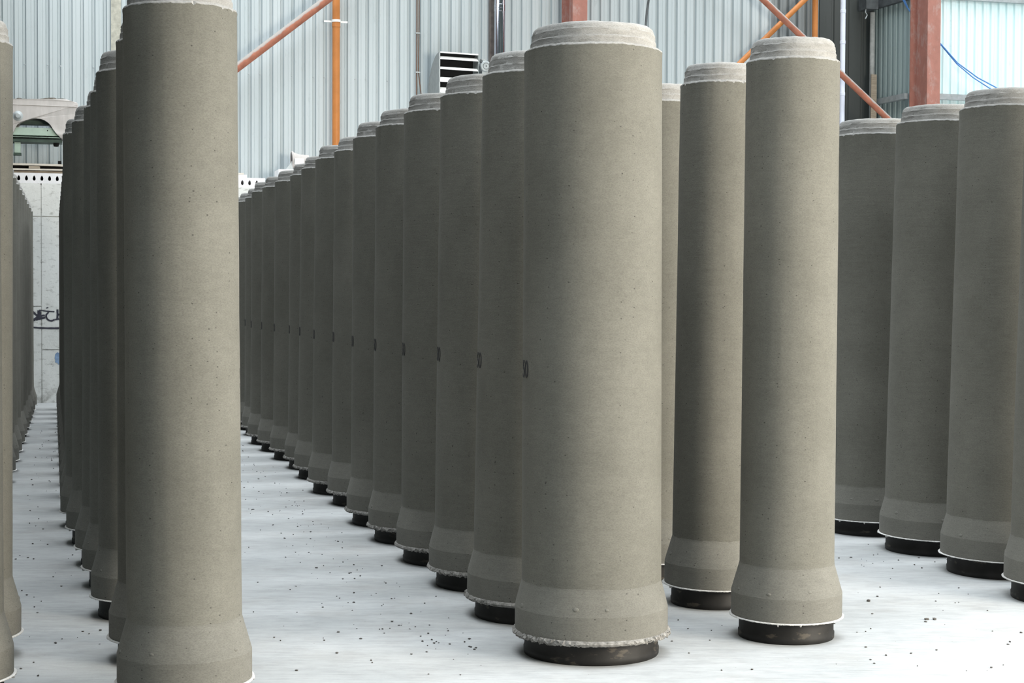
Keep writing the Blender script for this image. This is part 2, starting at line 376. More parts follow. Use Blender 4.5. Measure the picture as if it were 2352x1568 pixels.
obj('blue_paint_patch', bm, BSPRAY, lw, smooth=0)

# ---------------- steelwork and pipes on the walls ----------------
def column(name, pxr, label, vf=0.2, w=0.25, dep=0.62):
    ur = at(pxr, 30, vf)[0]; root = empty(name, W(ur - w / 2, vf, 0), PHI)
    bm = bmesh.new(); box(bm, -w / 2, w / 2, 0, 0.022, 0, TOPZ); bevel(bm, 0.003, 1); obj('front_flange', bm, REDC, root)
    bm = bmesh.new(); box(bm, -w / 2, w / 2, dep - 0.022, dep, 0, TOPZ); bevel(bm, 0.003, 1); obj('rear_flange', bm, REDC, root)
    bm = bmesh.new(); box(bm, -0.008, 0.008, 0.022, dep - 0.022, 0, TOPZ); obj('web', bm, REDC, root)
    bm = bmesh.new(); box(bm, -w / 2 - 0.05, w / 2 + 0.05, -0.05, dep + 0.01, 0, 0.02); obj('base_plate', bm, REDC, root)
    tag(root, label, 'steel column', 'red steel columns along the back wall'); return root
column('steel_column', 1349, 'red steel column rising behind the nearest fat pipe at picture centre')
column('steel_column', 2161, 'red steel column with pale flange, beside the bright aqua sheeting at right')

def local_tube(name, pts, r, m, label, cat, seg=20, **kw):
    """pts in (px, py, v); object stands at the first point's foot"""
    P = [Vector(at(*p)) if len(p) == 3 else Vector(p[:3]) for p in pts]
    b0 = P[-1].copy(); bm = bmesh.new(); tube(bm, [p - b0 for p in P], r, seg)
    o = obj(name, bm, m, None, W(*b0), PHI); tag(o, label, cat, **kw); return o
def down(px, py, v, z=0.0):
    u, v_, _ = at(px, py, v); return (u, v_, z, 0)
def upto(px, py, v, z=TOPZ):
    u, v_, _ = at(px, py, v); return (u, v_, z, 0)

local_tube('brace_tube', [(930, -132, 0.35), (755 - 8, 2, 0.35), (440, 235, 0.35)], 0.066, BRACE, 'dusty red diagonal brace tube to the right of the tall left pipe', 'brace')
local_tube('brace_tube', [(1640, -112, 0.30), (1754, 0, 0.40), (2086, 317, 0.50)], 0.056, BRACE, 'brown dusty diagonal brace tube running down right behind the second nearest pipe', 'brace')
local_tube('brace_tube', [(1985, -130, 0.62), (1848, 0, 0.62), (1600, 242, 0.62)], 0.046, ORANGE, 'orange diagonal tube crossing behind the brown brace, leaning the other way', 'brace')

def orange_pipe(px, r, label, clamp=None):
    u = at(px, 100, 0.76)[0]; root = empty('orange_pipe', W(u, 0.76, 0), PHI)
    bm = bmesh.new(); lathe(bm, [(r, 0.0), (r, TOPZ)], 28); obj('pipe', bm, ORANGE, root)
    if clamp:
        z = at(px, clamp, 0.76)[2]
        bm = bmesh.new(); lathe(bm, [(r + 0.001, z - 0.075), (r + 0.006, z - 0.07), (r + 0.006, z - 0.01), (r + 0.001, z)], 28); obj('pipe_collar', bm, ORANGE, root)
        bm = bmesh.new(); lathe(bm, [(r + 0.001, z + 0.005), (r + 0.012, z + 0.005), (r + 0.012, z + 0.045), (r + 0.001, z + 0.045)], 28)
        box(bm, -r - 0.13, r + 0.13, 0.03, 0.036, z + 0.005, z + 0.035); obj('clamp', bm, WSLAT, root, smooth=35)
    tag(root, label, 'pipe'); return root
orange_pipe(772, 0.061, 'orange plastic downpipe with a white clamp on the pale sheeting', 52)
orange_pipe(1871.5, 0.050, 'orange plastic downpipe in front of the shaded sheeting, behind the second nearest pipe')

def joint_pipe(name, px, v, r, m, joints, label, cat='pipe', z0=0.0):
    u = at(px, 100, v)[0]; root = empty(name, W(u, v, z0), PHI)
    bm = bmesh.new(); lathe(bm, [(r, 0), (r, TOPZ - z0)], 32); obj('pipe', bm, m, root)
    for j in joints:
        z = at(px, j, v)[2] - z0; bm = bmesh.new(); lathe(bm, [(r + .0005, z - .03), (r + 0.005, z - .026), (r + 0.005, z + .026), (r + .0005, z + .03)], 32); obj('joint_band', bm, m, root)
    tag(root, label, cat); return root
joint_pipe('flue_pipe', 1147.5, 0.62, 0.090, CHROME, (15, 23), 'shiny polished metal flue pipe rising behind the pipes left of centre', 'flue')
joint_pipe('drain_pipe', 1935.5, 0.78, 0.046, WHITE, (26, 97, 216), 'narrow white pipe standing against the dark recess', 'pipe')
bm = bmesh.new(); u = at(1129.5, 60, 0.8)[0]; box(bm, -0.034, 0.034, -0.02, 0.08, 0, TOPZ); bevel(bm, 0.004, 1)  # strip added to draw the shadow left of the flue
tag(obj('flue_shadow_strip', bm, FLUE_SHADE, None, W(u, 0.8, 0), PHI), 'narrow brown strip standing in for the shadow just left of the shiny flue', 'shadow strip')
bm = bmesh.new(); u0 = at(255, 60, 0.84)[0]; u1 = at(278, 60, 0.84)[0]; box(bm, 0, u1 - u0, 0, 0.05, 0, TOPZ)
tag(obj('flashing_strip', bm, BEIGE, None, W(u0, 0.84, 0), PHI), 'beige upright strip on the sheeting left of the tall left pipe', 'strip')

# thin cables by the louvred fan
c1 = local_tube('cable', [upto(957.5, 0, 0.84), (957.5, 90, 0.84), (956.5, 250, 0.84)], 0.011, WIRE, 'left one of two thin brown cables running down left of the louvred hood', 'cable', 8)
c2 = local_tube('cable', [upto(962.5, 0, 0.83), (962.5, 60, 0.83), (961, 166, 0.83), (967, 215, 0.83), (972, 260, 0.83)], 0.009, WIRE, 'right one of two thin cables left of the louvred hood, kinked aside at its foot', 'cable', 8)
for px, py in ((960, 76), (960, 166)):
    u, v_, z = at(px, py, 0.82); q = c1.location; bm = bmesh.new(); du = (W(u, v_, z) - q)
    box(bm, -0.04, 0.035, -0.01, 0.03, -0.01, 0.01); o = obj('cable_clip', bm, GREYM, c1); o.matrix_parent_inverse = Matrix(); o.location = (du.dot(U), du.dot(V), du.z)
local_tube('hose', [(1491, -60, 0.6), (1490, 0, 0.6), (1486, 25, 0.6), (1483, 60, 0.6), (1482, 120, 0.6)], 0.020, DGREY, 'short dark hanging hose above and right of the nearest fat pipe', 'hose', 10)
local_tube('blue_hose', [(2058, -40, 0.55), (2070, -8, 0.55), (2083, 16, 0.85), (2120, 62, 0.86), (2162, 102, 0.86), (2200, 145, 0.55), (2245, 178, 0.55), (2290, 202, 0.55), (2340, 222, 0.55)], 0.012, BLUE, 'blue hose sagging across the bright sheeting, upper of the two strands', 'hose', 10)
local_tube('blue_hose', [(2062, -40, 0.60), (2074, -8, 0.60), (2087, 22, 0.86), (2122, 66, 0.86), (2162, 104, 0.86), (2198, 147, 0.62), (2235, 178, 0.62), (2272, 202, 0.62), (2320, 226, 0.62)], 0.011, BLUE, 'blue hose sagging across the bright sheeting, lower of the two strands', 'hose', 10)

# recess: pale pipe, bracket, board
def boxobj(name, x0, x1, y0, y1, v, dep, m, label, cat, bev=0.004, z0=None, **kw):
    a = at(x0, y1, v); bq = at(x1, y0, v); w = bq[0] - a[0]; h = bq[2] - a[2]
    bm = bmesh.new(); box(bm, 0, w, 0, dep, 0, h); bevel(bm, bev, 1)
    o = obj(name, bm, m, None, W(a[0], v, a[2]), PHI); tag(o, label, cat, **kw); return o
u, v_, z = at(2003.5, 100, 1.9); bm = bmesh.new(); zt2 = at(2003.5, 29, 1.9)[2]
lathe(bm, [(0.001, 0), (0.048, 0), (0.048, zt2), (0.001, zt2)], 20); tag(obj('pale_pipe', bm, PALE, None, W(u, v_, 0), PHI), 'pale grey upright pipe in the corner of the dark recess', 'pipe')
root = empty('bracket', W(*at(1992, 30, 1.7)), PHI)
bm = bmesh.new(); box(bm, -0.02, 0.22, 0.0, 0.30, 0.08, 0.30); bevel(bm, 0.01, 1); obj('housing', bm, DGREY, root)
bm = bmesh.new(); tube(bm, [(0.0, 0.05, 0.08), (-0.015, 0.04, 0.02), (0.02, 0.04, -0.03), (-0.02, 0.03, -0.10)], 0.012, 8); obj('hook', bm, GREYM, root)
tag(root, 'dark bracket box above the pale pipe in the dark recess', 'bracket')
boxobj('timber_board', 2000, 2014, 171, 330, 1.72, 0.03, WOOD, 'upright wooden board leaning before the pale pipe in the recess', 'board')
o = bpy.data.objects['timber_board']; bz = o.location.z
for vv in o.data.vertices:
    if vv.co.z < 0.1: vv.co.z = -bz

# louvred fan hood
SIDEM = plain('hood_side_grey', (0.27, 0.29, 0.29), 0.6, 0, 0.1)
root = empty('ventilation_hood', W(*at(1011, 235, 0.25)), PHI + 0.16)
dz = at(1011, 118, 0.25)[2] - at(1011, 235, 0.25)[2]; ww = (at(1103, 150, 0.25)[0] - at(1011, 150, 0.25)[0]) * 1.0
prof = [(0, 0)] + [(0.54 * sin(t * PI / 16) , dz * cos(t * PI / 16)) for t in range(0, 9)]
def side(x0, x1):
    bm = bmesh.new(); a = [bm.verts.new((x0, y, z)) for y, z in prof]; bb = [bm.verts.new((x1, y, z)) for y, z in prof]
    bm.faces.new(a); bm.faces.new(bb)
    for i in range(len(a)): j = (i + 1) % len(a); bm.faces.new((a[i], a[j], bb[j], bb[i]))
    return bm
obj('side_plate', side(-0.008, 0.0), SIDEM, root); obj('side_plate', side(ww, ww + 0.008), SIDEM, root)
bm = bmesh.new(); a = [bm.verts.new((0, y, z)) for y, z in prof[1:]]; bb = [bm.verts.new((ww, y, z)) for y, z in prof[1:]]
for i in range(len(a) - 1): bm.faces.new((a[i], a[i + 1], bb[i + 1], bb[i]))
obj('back_shell', bm, PIT, root)
bm = bmesh.new(); box(bm, 0, ww, 0.22, 0.24, 0.0, dz * 0.9); obj('inner_panel', bm, PIT, root)
bm = bmesh.new(); box(bm, 0, ww, -0.004, 0.02, dz - 0.02, dz); obj('top_edge', bm, WSLAT, root)
for i, (ya, yb) in enumerate(((127.5, 135), (151.5, 158), (175.5, 187), (199, 212), (224, 233))):
    za = at(1011, yb, 0.25)[2] - at(1011, 235, 0.25)[2]; zb = at(1011, ya, 0.25)[2] - at(1011, 235, 0.25)[2]
    bm = bmesh.new(); q = [(0, -0.01, za), (0, 0.05, zb), (0, 0.056, zb - 0.004), (0, -0.004, za - 0.004)]
    a = [bm.verts.new(p) for p in q]; bb = [bm.verts.new((ww, p[1], p[2])) for p in q]
    bm.faces.new(a); bm.faces.new(bb)
    for j in range(4): bm.faces.new((a[j], a[(j + 1) % 4], bb[(j + 1) % 4], bb[j]))
    obj('louvre_slat', bm, WSLAT, root, smooth=0)
bm = bmesh.new(); tube(bm, [(-0.004, 0.02, 0.0), (-0.004, 0.02, dz)], 0.008, 6); obj('corner_edge', bm, WSLAT, root)
tag(root, 'grey ventilation hood with white louvres and black gaps above the centre row', 'ventilation hood')
bm0 = at(1116, 152, 0.35); root = empty('electric_motor', W(*bm0), PHI + 0.05)
bm = bmesh.new(); lathe(bm, [(0.001, -0.02), (0.055, -0.02), (0.055, -0.015), (0.078, -0.012), (0.088, 0.0), (0.088, 0.22), (0.06, 0.25), (0.001, 0.25)], 32, axis='y'); obj('housing', bm, GREYM, root)
bm = bmesh.new(); lathe(bm, [(0.001, -0.024), (0.012, -0.024), (0.012, -0.019)], 12, axis='y'); lathe(bm, [(0.046, -0.0215), (0.050, -0.0225), (0.054, -0.0215)], 32, axis='y'); obj('end_boss', bm, DGREY, root)
bm = bmesh.new(); box(bm, -0.07, 0.0, 0.02, 0.12, 0.055, 0.12); bevel(bm, 0.015, 2); obj('terminal_box', bm, GREYM, root)
bm = bmesh.new(); lathe(bm, [(0.001, -0.006), (0.022, -0.006), (0.022, 0.02)], 16, axis='y', org=(-0.078, 0, 0.08)); obj('cable_gland', bm, DGREY, root)
bm = bmesh.new(); box(bm, -0.05, 0.05, 0.04, 0.46, -0.12, -0.075); obj('mounting_foot', bm, GREYM, root)
tag(root, 'small round grey motor mounted at the right side of the louvred hood', 'motor')

# ---------------- things on top of the low wall ----------------
zs0 = ztop
slab_h = at(100, 397.5, 0)[2] - ztop
pit = 0.1105
uh = at(131.5, 410, 0)[0]                  # a hole's centre, rightmost before the left row
uR = at(590, 413, 0)[0]
def slab(u0, u1, holes, label):
    root = empty('hollow_core_slab', W((u0 + u1) / 2, 0, zs0), PHI); w = u1 - u0; hz = slab_h
    hl = []
    for h in holes:
        x = h - (u0 + u1) / 2; hl.append([(x + 0.021 * sin(t) * (1 - 0.28 * cos(t)), hz * 0.50 + 0.038 * cos(t)) for t in [2 * PI * i / 18 for i in range(18)]])
    bm = plate([(-w / 2, 0), (w / 2, 0), (w / 2, hz), (-w / 2, hz)], hl, 0.60)
    obj('slab_body', bm, SLAB, root, smooth=20)
    bm = bmesh.new(); box(bm, -w / 2 + 0.02, w / 2 - 0.02, 0.602, 0.61, 0.01, hz - 0.01); obj('end_plug', bm, PIT, root, smooth=0)
    tag(root, label, 'slab', 'hollow core slabs along the top of the low wall'); return root
slab(uh - 6 * pit, uh + 4.5 * pit, [uh + (i - 4) * pit for i in range(-1, 9)], 'white hollow core slab with oval holes, on the low wall at far left')
slab(uR - 9.4 * pit, uR + 1.15 * pit, [uR + (i - 8) * pit for i in range(0, 9)], 'white hollow core slab with oval holes, on the low wall right of the tall left pipe')
zsl = zs0 + slab_h
def lying(name, x0, x1, z0, h, v0, dep, m, label, cat, tilt=0.0):
    u0 = at(x0, 400, v0)[0]; u1 = at(x1, 400, v0)[0]; bm = bmesh.new(); box(bm, 0, u1 - u0, 0, dep, 0, h); bevel(bm, 0.003, 1)
    for q in bm.verts: q.co.z += q.co.x * tilt
    return tag(obj(name, bm, m, None, W(u0, v0, z0), PHI), label, cat)
lying('timber_board', 2, 150, zsl + 0.002, 0.035, 0.12, 0.25, WOOD, 'lowest thin board lying on the slab at far left', 'board', 0.0)
lying('timber_board', -10, 148, zsl + 0.044, 0.022, 0.05, 0.3, WOODP, 'pale thin board lying second from the bottom of the far left stack', 'board', 0.004)
lying('timber_block', 66, 92, zsl + 0.075, 0.035, 0.10, 0.1, WOODP, 'short timber block wedged between the boards at far left', 'block')
lying('timber_board', 0, 152, zsl + 0.118, 0.028, 0.06, 0.35, WOODP, 'tan board on top of the far left stack, under the machine', 'board', -0.004)
lying('timber_board', -4, 155, zsl + 0.072, 0.04, 0.22, 0.3, PIT, 'black filler for the shaded gap in the middle of the far left stack', 'board')  # black filler added to paint the dark gap between the boards
boxobj('dark_hole_box', 133, 141, 369.5, 377, 0.3, 0.3, PIT, 'small black square box standing in for a dark hole above the far left boards', 'hole')  # solid black box added in place of a dark hole
lying('insulation_pad', 543, 567, zsl + 0.002, 0.045, 0.02, 0.3, SLAB, 'pale pad on the slab right of the tall left pipe, lower one', 'pad')
lying('insulation_pad', 541, 560, zsl + 0.052, 0.022, 0.05, 0.3, WOODP, 'thin tan pad on top of the pale pad by the tall left pipe', 'pad')

# mould machine
B0 = at(30, 398, -0.02)
root = empty('mould_machine', W(B0[0], -0.02, zsl), PHI)
def mp(px, py): a = at(px, py, -0.02); return (a[0] - B0[0], a[2] - zsl)
out = [mp(*p) for p in ((-30, 226), (30, 226.5), (60, 227), (105, 227), (152, 228), (164, 232), (176, 235), (179.5, 240), (178, 262), (172, 285), (166, 300), (158, 312), (148, 318), (141, 318), (134, 310),
                         (129, 305), (124, 298), (118, 289), (112, 281), (103, 275), (94, 271.5), (84, 270.5), (72, 271.5), (60, 274.5), (48, 280), (38, 286), (34, 296), (31, 304), (-30, 304))]
bm = plate(out, [], 0.45); bevel(bm, 0.008, 1, 50); obj('arched_panel', bm, MGREY, root)
r_ = [mp(*p) for p in ((-30, 232), (176, 243))]
bm = bmesh.new(); a0 = mp(-30, 237); a1 = mp(176, 245.5); tube(bm, [(a0[0], -0.004, a0[1]), (a1[0], -0.004, a1[1])], 0.006, 6); obj('panel_rib', bm, MGREY, root)
def bar(name, p0, p1, v0, v1, m, bev=0.004):
    (x0, z1_), (x1, z0_) = mp(*p0), mp(*p1); bm = bmesh.new(); box(bm, x0, x1, v0, v1, z0_, z1_); bevel(bm, bev, 1); return obj(name, bm, m, root)
bar('green_beam', (-20, 289.5), (137, 311.5), 0.06, 0.40, MGREEN)
bar('beam_edge', (-20, 312), (139, 315.5), 0.03, 0.42, MGREEN, 0.002)
bar('inner_shell', (30, 272), (122, 284), 0.20, 0.40, DGREEN)
o = bar('underside_beam', (-20, 316), (143, 327), 0.05, 0.41, DGREEN)
bar('leg', (33, 325), (47, 350), 0.08, 0.20, MGREEN); bar('leg_foot', (30.5, 349.5), (49, 355), 0.05, 0.23, DGREEN)
x, z = mp(129, 330); bm = bmesh.new(); lathe(bm, [(0.001, -0.035), (0.035, -0.03), (0.042, 0.0), (0.042, 0.03)], 16, org=(x, 0.15, z)); obj('rubber_knob', bm, PIT, root)
x, z = mp(41, 266); bm = bmesh.new(); lathe(bm, [(0.001, -0.05), (0.030, -0.05), (0.045, -0.03), (0.05, 0.0), (0.10, 0.02)], 20, axis='y', org=(x, -0.01, z)); obj('pipe_stub', bm, GREYM, root)
bar('support_post', (-22, 290), (12, 398.5), 0.1, 0.35, DGREEN)
for px, py in ((109, 299), (109, 313)):
    x, z = mp(px, py); bm = bmesh.new(); lathe(bm, [(0.001, 0.053), (0.009, 0.054), (0.009, 0.061)], 8, axis='y', org=(x, 0, z)) if py < 305 else lathe(bm, [(0.001, 0.022), (0.009, 0.023), (0.009, 0.031)], 8, axis='y', org=(x, 0, z)); obj('bolt', bm, PIT, root)
tag(root, 'grey machine casing with an arched cut-out and green beam, above the far left boards', 'machine')
random.seed(8)
for (px0, px1, py, r, lab) in ((41, 59, 227, 0.03, 'small dark lump of debris on the machine casing top, left one'), (99, 145, 229, 0.045, 'larger dark heap of debris on the machine casing top')):
    a = at(px0, py, 0.1); bq = at(px1, py, 0.1); bm = bmesh.new(); n = 3 if px0 < 50 else 6
    for i in range(n):
        t = (i + 0.5) / n; blob(bm, ((bq[0] - a[0]) * (t - 0.5), random.uniform(-.03, .05), r * 0.35 * (1 + random.random())), r * random.uniform(0.9, 1.35), 2, (1.5, 1.1, 0.55), 0.22)
    tag(obj('debris_lump', bm, DIRT, None, W((a[0] + bq[0]) / 2, 0.1, mp(px0, py - 0.5)[1] + zsl - 0.012), PHI), lab, 'debris')

# horn-shaped chute lying on the wall's end
H0 = at(672, 390.2, 0.3); root = empty('chute', W(*H0), PHI)
def hp(px, py): a = at(px, py, 0.3); return (a[0] - H0[0], a[2] - H0[2])
x0, zc = hp(672, 366)
R0 = abs(hp(672, 345)[1] - zc); 
bm = bmesh.new(); x1 = hp(712, 366)[0]
lathe(bm, [(R0 * 0.86, x0 + 0.03), (R0 * 0.9, x0), (R0, x0), (R0 * 1.0, x0 + 0.015), (R0 * 0.86, x0 + 0.04), (R0 * 0.66, x0 + 0.12), (R0 * 0.6, x1)], 28, axis='x', org=(0, 0.15, zc)); obj('cone', bm, MGREY, root)
bm = bmesh.new(); rg = lathe(bm, [(R0 * 0.88, x0 + 0.02), (0.001, x0 + 0.02)], 28, axis='x', org=(0, 0.15, zc)); obj('dark_mouth', bm, PIT, root)
(xa, za), (xb, zb) = hp(677, 364), hp(698, 377); bm = bmesh.new(); box(bm, xa, xb, -0.03, 0.12, zb, za); bevel(bm, 0.006, 1); obj('side_box', bm, WSLAT, root)
bm = bmesh.new(); (xa, za), (xb, zb), (xc, zc_) = hp(656, 391), hp(672, 369), hp(674, 391)
q = [(xa, za), (xb, zb), (xc, zc_)]; a = [bm.verts.new((x, 0.05, z)) for x, z in q]; bb = [bm.verts.new((x, 0.08, z)) for x, z in q]
bm.faces.new(a); bm.faces.new(bb)
for i in range(3): bm.faces.new((a[i], a[(i + 1) % 3], bb[(i + 1) % 3], bb[i]))
obj('gusset', bm, GREYM, root, smooth=0)
tag(root, 'pale horn-shaped chute lying on the wall top above the centre row', 'chute')
zz = H0[2]
bm = bmesh.new(); uu0 = at(640, 396, 0.15)[0]; uu1 = at(760, 396, 0.15)[0]; box(bm, 0, uu1 - uu0, 0, 0.5, 0, zz - ztop - 0.004); bevel(bm, 0.006, 1)
tag(obj('concrete_kerb', bm, SLAB, None, W(uu0, 0.15, ztop), PHI), 'white concrete block under the horn-shaped chute', 'block')

# ---------------- concrete pipes ----------------
DIM = dict(big=dict(rb=0.322, rt=0.316, rf=0.353, rr=0.312, rs=0.284, z=(0.104, 0.219, 0.338, 2.756, 2.795, 2.862)),
           small=dict(rb=0.2265, rt=0.222, rf=0.266, rr=0.230, rs=0.201, z=(0.108, 0.222, 0.360, 2.762, 2.798, 2.865)))
def pipe_meshes(kind, var):
    d = DIM[kind]; zl, z1, z2, z3, z4, z5 = d['z']; rnd = random.Random(hash(kind) % 7 + var * 11 if False else (100 if kind == 'big' else 200) + var)
    ph = [rnd.uniform(0, 2 * PI) for _ in range(12)]; fr = [rnd.randint(2, 9) for _ in range(12)]
    jit = [[rnd.uniform(-1, 1) for _ in range(400)] for _ in range(8)]
    seg = 160
    def wob(i, a): return sin(fr[i] * a + ph[i]) * 0.6 + sin((fr[i] * 3 + 1) * a + ph[i + 1]) * 0.4
    out = {}
    # barrel with the open bore
    bm = bmesh.new(); rin = d['rs'] - 0.055
    prof = [(d['rb'] + 0.0005, z2 - 0.004), (d['rb'], z2 + 0.03)] + [(d['rb'] + (d['rt'] - d['rb']) * t / 12, z2 + 0.03 + (z3 - 0.02 - z2 - 0.03) * t / 12) for t in range(1, 13)]
    prof += [(d['rt'] + 0.0005, z3 - 0.004)]
    np_ = len(prof)
    def fb(k, r, z, a):
        i = int(a / (2 * PI) * seg + 0.5) % seg
        if k == np_ - 1:
            q = jit[0][i] * 0.5 + wob(0, a) * 0.6; ch = -0.008 if jit[1][i] > 0.93 else 0
            return r + 0.0012 * jit[2][i], z + 0.0025 * q + ch
        return r + 0.0008 * wob(k % 9, a), z
    lathe(bm, prof, seg, fb); out['barrel'] = (bm, PIPE)
    # spigot
    bm = bmesh.new(); rs = d['rs']
    prof = [(d['rt'] + 0.0008, z3 - 0.0045), (d['rt'] - 0.0005, z3), (d['rt'] - 0.006, z3 + 0.0055), (rs + 0.007, z3 + 0.007), (rs + 0.0045, z3 + 0.012), (rs + 0.004, z4 - 0.008), (rs + 0.0045, z4 - 0.002), (rs + 0.002, z4 + 0.002), (rs - 0.0005, z4 + 0.006), (rs, z4 + 0.018), (rs - 0.001, z5 - 0.040),
            (rs - 0.0005, z5 - 0.034), (rs - 0.004, z5 - 0.030), (rs - 0.006, z5 - 0.020), (rs - 0.011, z5 - 0.009), (rs - 0.019, z5 - 0.002), (rs - 0.028, z5), (rin + 0.006, z5), (rin, z5 - 0.01), (rin, 2.2), (rin, 1.2), (rin, z2)]
    def fs(k, r, z, a):
        i = int(a / (2 * PI) * seg + 0.5) % seg
        if k > 18: return r, z
        if k < 3: q = jit[0][i] * 0.5 + wob(0, a) * 0.6; ch = -0.008 if jit[1][i] > 0.93 and k < 2 else 0; return r + 0.0012 * jit[2][i] + 0.002 * jit[3][i] * (k == 1), z + 0.0025 * q + ch + 0.001 * jit[4][i]
        return r + 0.0010 * wob(k % 9, a) + 0.0004 * jit[3][(i + k * 7) % 400], z + (0.003 * wob((k + 2) % 9, a) if 3 < k < 13 else 0.0018 * wob(4, a))
    lathe(bm, prof, seg, fs); out['spigot'] = (bm, SPIG)
    # socket
    bm = bmesh.new(); rf, rb = d['rf'], d['rb']
    prof = [(d['rr'] + 0.004, zl), (rf - 0.002, zl), (rf, zl + 0.006), (rf, z1 - 0.030), (rf, z1 - 0.012), (rf - 0.0002, z1)]
    for t in range(1, 6): prof.append((rf + (rb + 0.004 - rf) * t / 6, z1 + (z2 - 0.014 - z1) * t / 6))
    prof += [(rb + 0.004, z2 - 0.014), (rb + 0.0012, z2 - 0.004), (rb + 0.0002, z2 + 0.004)]
    lathe(bm, prof, seg, lambda k, r, z, a: (r + 0.0003 * wob(0, a), z + (0.002 * wob(3, a) if k == 5 else 0)))
    bell = [(d['rr'] + 0.004, zl), (d['rr'] + 0.010, z1), (rin, z2)]
    lathe(bm, bell, seg)
    nb = 13 if kind == 'big' else 9
    for i in range(nb):
        a = 2 * PI * (i + 0.35 * rnd.random()) / nb; t = rnd.uniform(0.14, 0.36)
        if rnd.random() < 0.3: continue
        t = t; z = z1 + (z2 - z1) * t; r = rf + (rb - rf) * t
        s = rnd.choice((0.008, 0.010, 0.014)) * rnd.uniform(0.8, 1.1); fl_ = rnd.uniform(0.16, 0.42); wd_ = rnd.uniform(0.8, 1.4)
        tmp = bmesh.ops.create_icosphere(bm, subdivisions=2, radius=1.0)
        Rm = Matrix.Rotation(a, 4, 'Z') @ Matrix.Rotation(-0.28, 4, 'Y')
        for q in tmp['verts']:
            p = Vector((q.co.x * s * fl_, q.co.y * s * wd_, q.co.z * s * 0.8)); p = Rm @ p
            q.co = p + Vector(((r - 0.001) * cos(a), (r - 0.001) * sin(a), z))
    out['socket'] = (bm, SOCK)
    # lip left by the mould at the socket mouth
    bm = bmesh.new(); sg = 320
    jj = [[rnd.uniform(-1, 1) for _ in range(sg)] for _ in range(6)]
    if kind == 'big' and var < 4:
        prof = [(rf - 0.014, zl - 0.010), (rf + 0.002, zl - 0.013), (rf + 0.009, zl - 0.008), (rf + 0.012, zl - 0.001), (rf + 0.008, zl + 0.007), (rf - 0.002, zl + 0.013)]
        A, m = 0.0075, LIPD
    else:
        prof = [(d['rr'] + 0.006, zl - 0.003), (rf + 0.002, zl - 0.004), (rf + 0.009, zl - 0.003), (rf + 0.010, zl), (rf + 0.006, zl + 0.003), (rf - 0.002, zl + 0.003)]
        A, m = 0.0012, LIP
    def fl(k, r, z, a):
        i = int(a / (2 * PI) * sg + 0.5) % sg; e = 0 if k in (0, 5) else 1
        rough = A * (0.55 + 0.45 * sin(3 * a + ph[5]) ) if A > 0.003 else A
        drip = -0.010 if (A < 0.003 and jj[5][i] > 0.985 and k in (1, 2)) else 0
        return r + e * (rough * jj[k][i] + 0.0015 * wob(2, a)), z + e * (rough * 0.9 * jj[(k + 1) % 6][i]) + drip
    lathe(bm, prof, sg, fl); out['lip'] = (bm, m)
    return out
def stamp_bm(r, a_end, z, h=0.078):
    cu = bpy.data.curves.new('tmp', 'FONT'); cu.body = '50'; cu.size = h / 0.70; cu.resolution_u = 4; cu.offset = 0.001
    cu.extrude = 0.0012
    bm = curve_bm(cu, lambda c: c.copy())
    bmesh.ops.subdivide_edges(bm, edges=[e for e in bm.edges if e.calc_length() > 0.02], cuts=2)
    xm = max(v.co.x for v in bm.verts)
    for v in bm.verts:
        a = a_end + (v.co.x - xm) * 0.86 / r; rr = r + 0.0006 + v.co.z
        v.co = Vector((rr * cos(a), rr * sin(a), z + v.co.y))
    return bm

PROTO = {}
def proto(kind, var):
    if (kind, var) not in PROTO:
        d = {}
        for nm, (bm, m) in pipe_meshes(kind, var).items():
            me = bpy.data.meshes.new(nm); bmesh.ops.recalc_face_normals(bm, faces=bm.faces); bm.to_mesh(me); bm.free(); me.materials.append(m)
            me.shade_smooth(); me.set_sharp_from_angle(angle=math.radians({'lip': 25, 'socket': 9}.get(nm, 40))); d[nm] = me
        PROTO[(kind, var)] = d
    return PROTO[(kind, var)]
def mesh_of(bm, m, name, sh=40):
    me = bpy.data.meshes.new(name); bmesh.ops.recalc_face_normals(bm, faces=bm.faces); bm.to_mesh(me); bm.free(); me.materials.append(m)
    me.shade_smooth(); me.set_sharp_from_angle(angle=math.radians(sh)); return me
STAMPS = {'left': mesh_of(stamp_bm(0.3197, math.radians(202.6), 1.272), STAMP, 'number_stamp', 30)}
STAMPS['right'] = mesh_of(stamp_bm(0.2247, math.radians(26), 1.272), STAMP, 'number_stamp', 30)
RINGM = {}
for kd in DIM:
    r = DIM[kd]['rr']; zl = DIM[kd]['z'][0]; bm = bmesh.new()
    lathe(bm, [(r - 0.03, 0.0), (r - 0.003, 0.0), (r, 0.004), (r + 0.001, 0.030), (r - 0.003, 0.036), (r - 0.003, zl - 0.01), (r - 0.003, zl + 0.03), (r - 0.006, zl + 0.035), (r - 0.03, zl + 0.035)], 96, closed=True)
    RINGM[kd] = mesh_of(bm, BLACK, 'pallet_ring', 40)
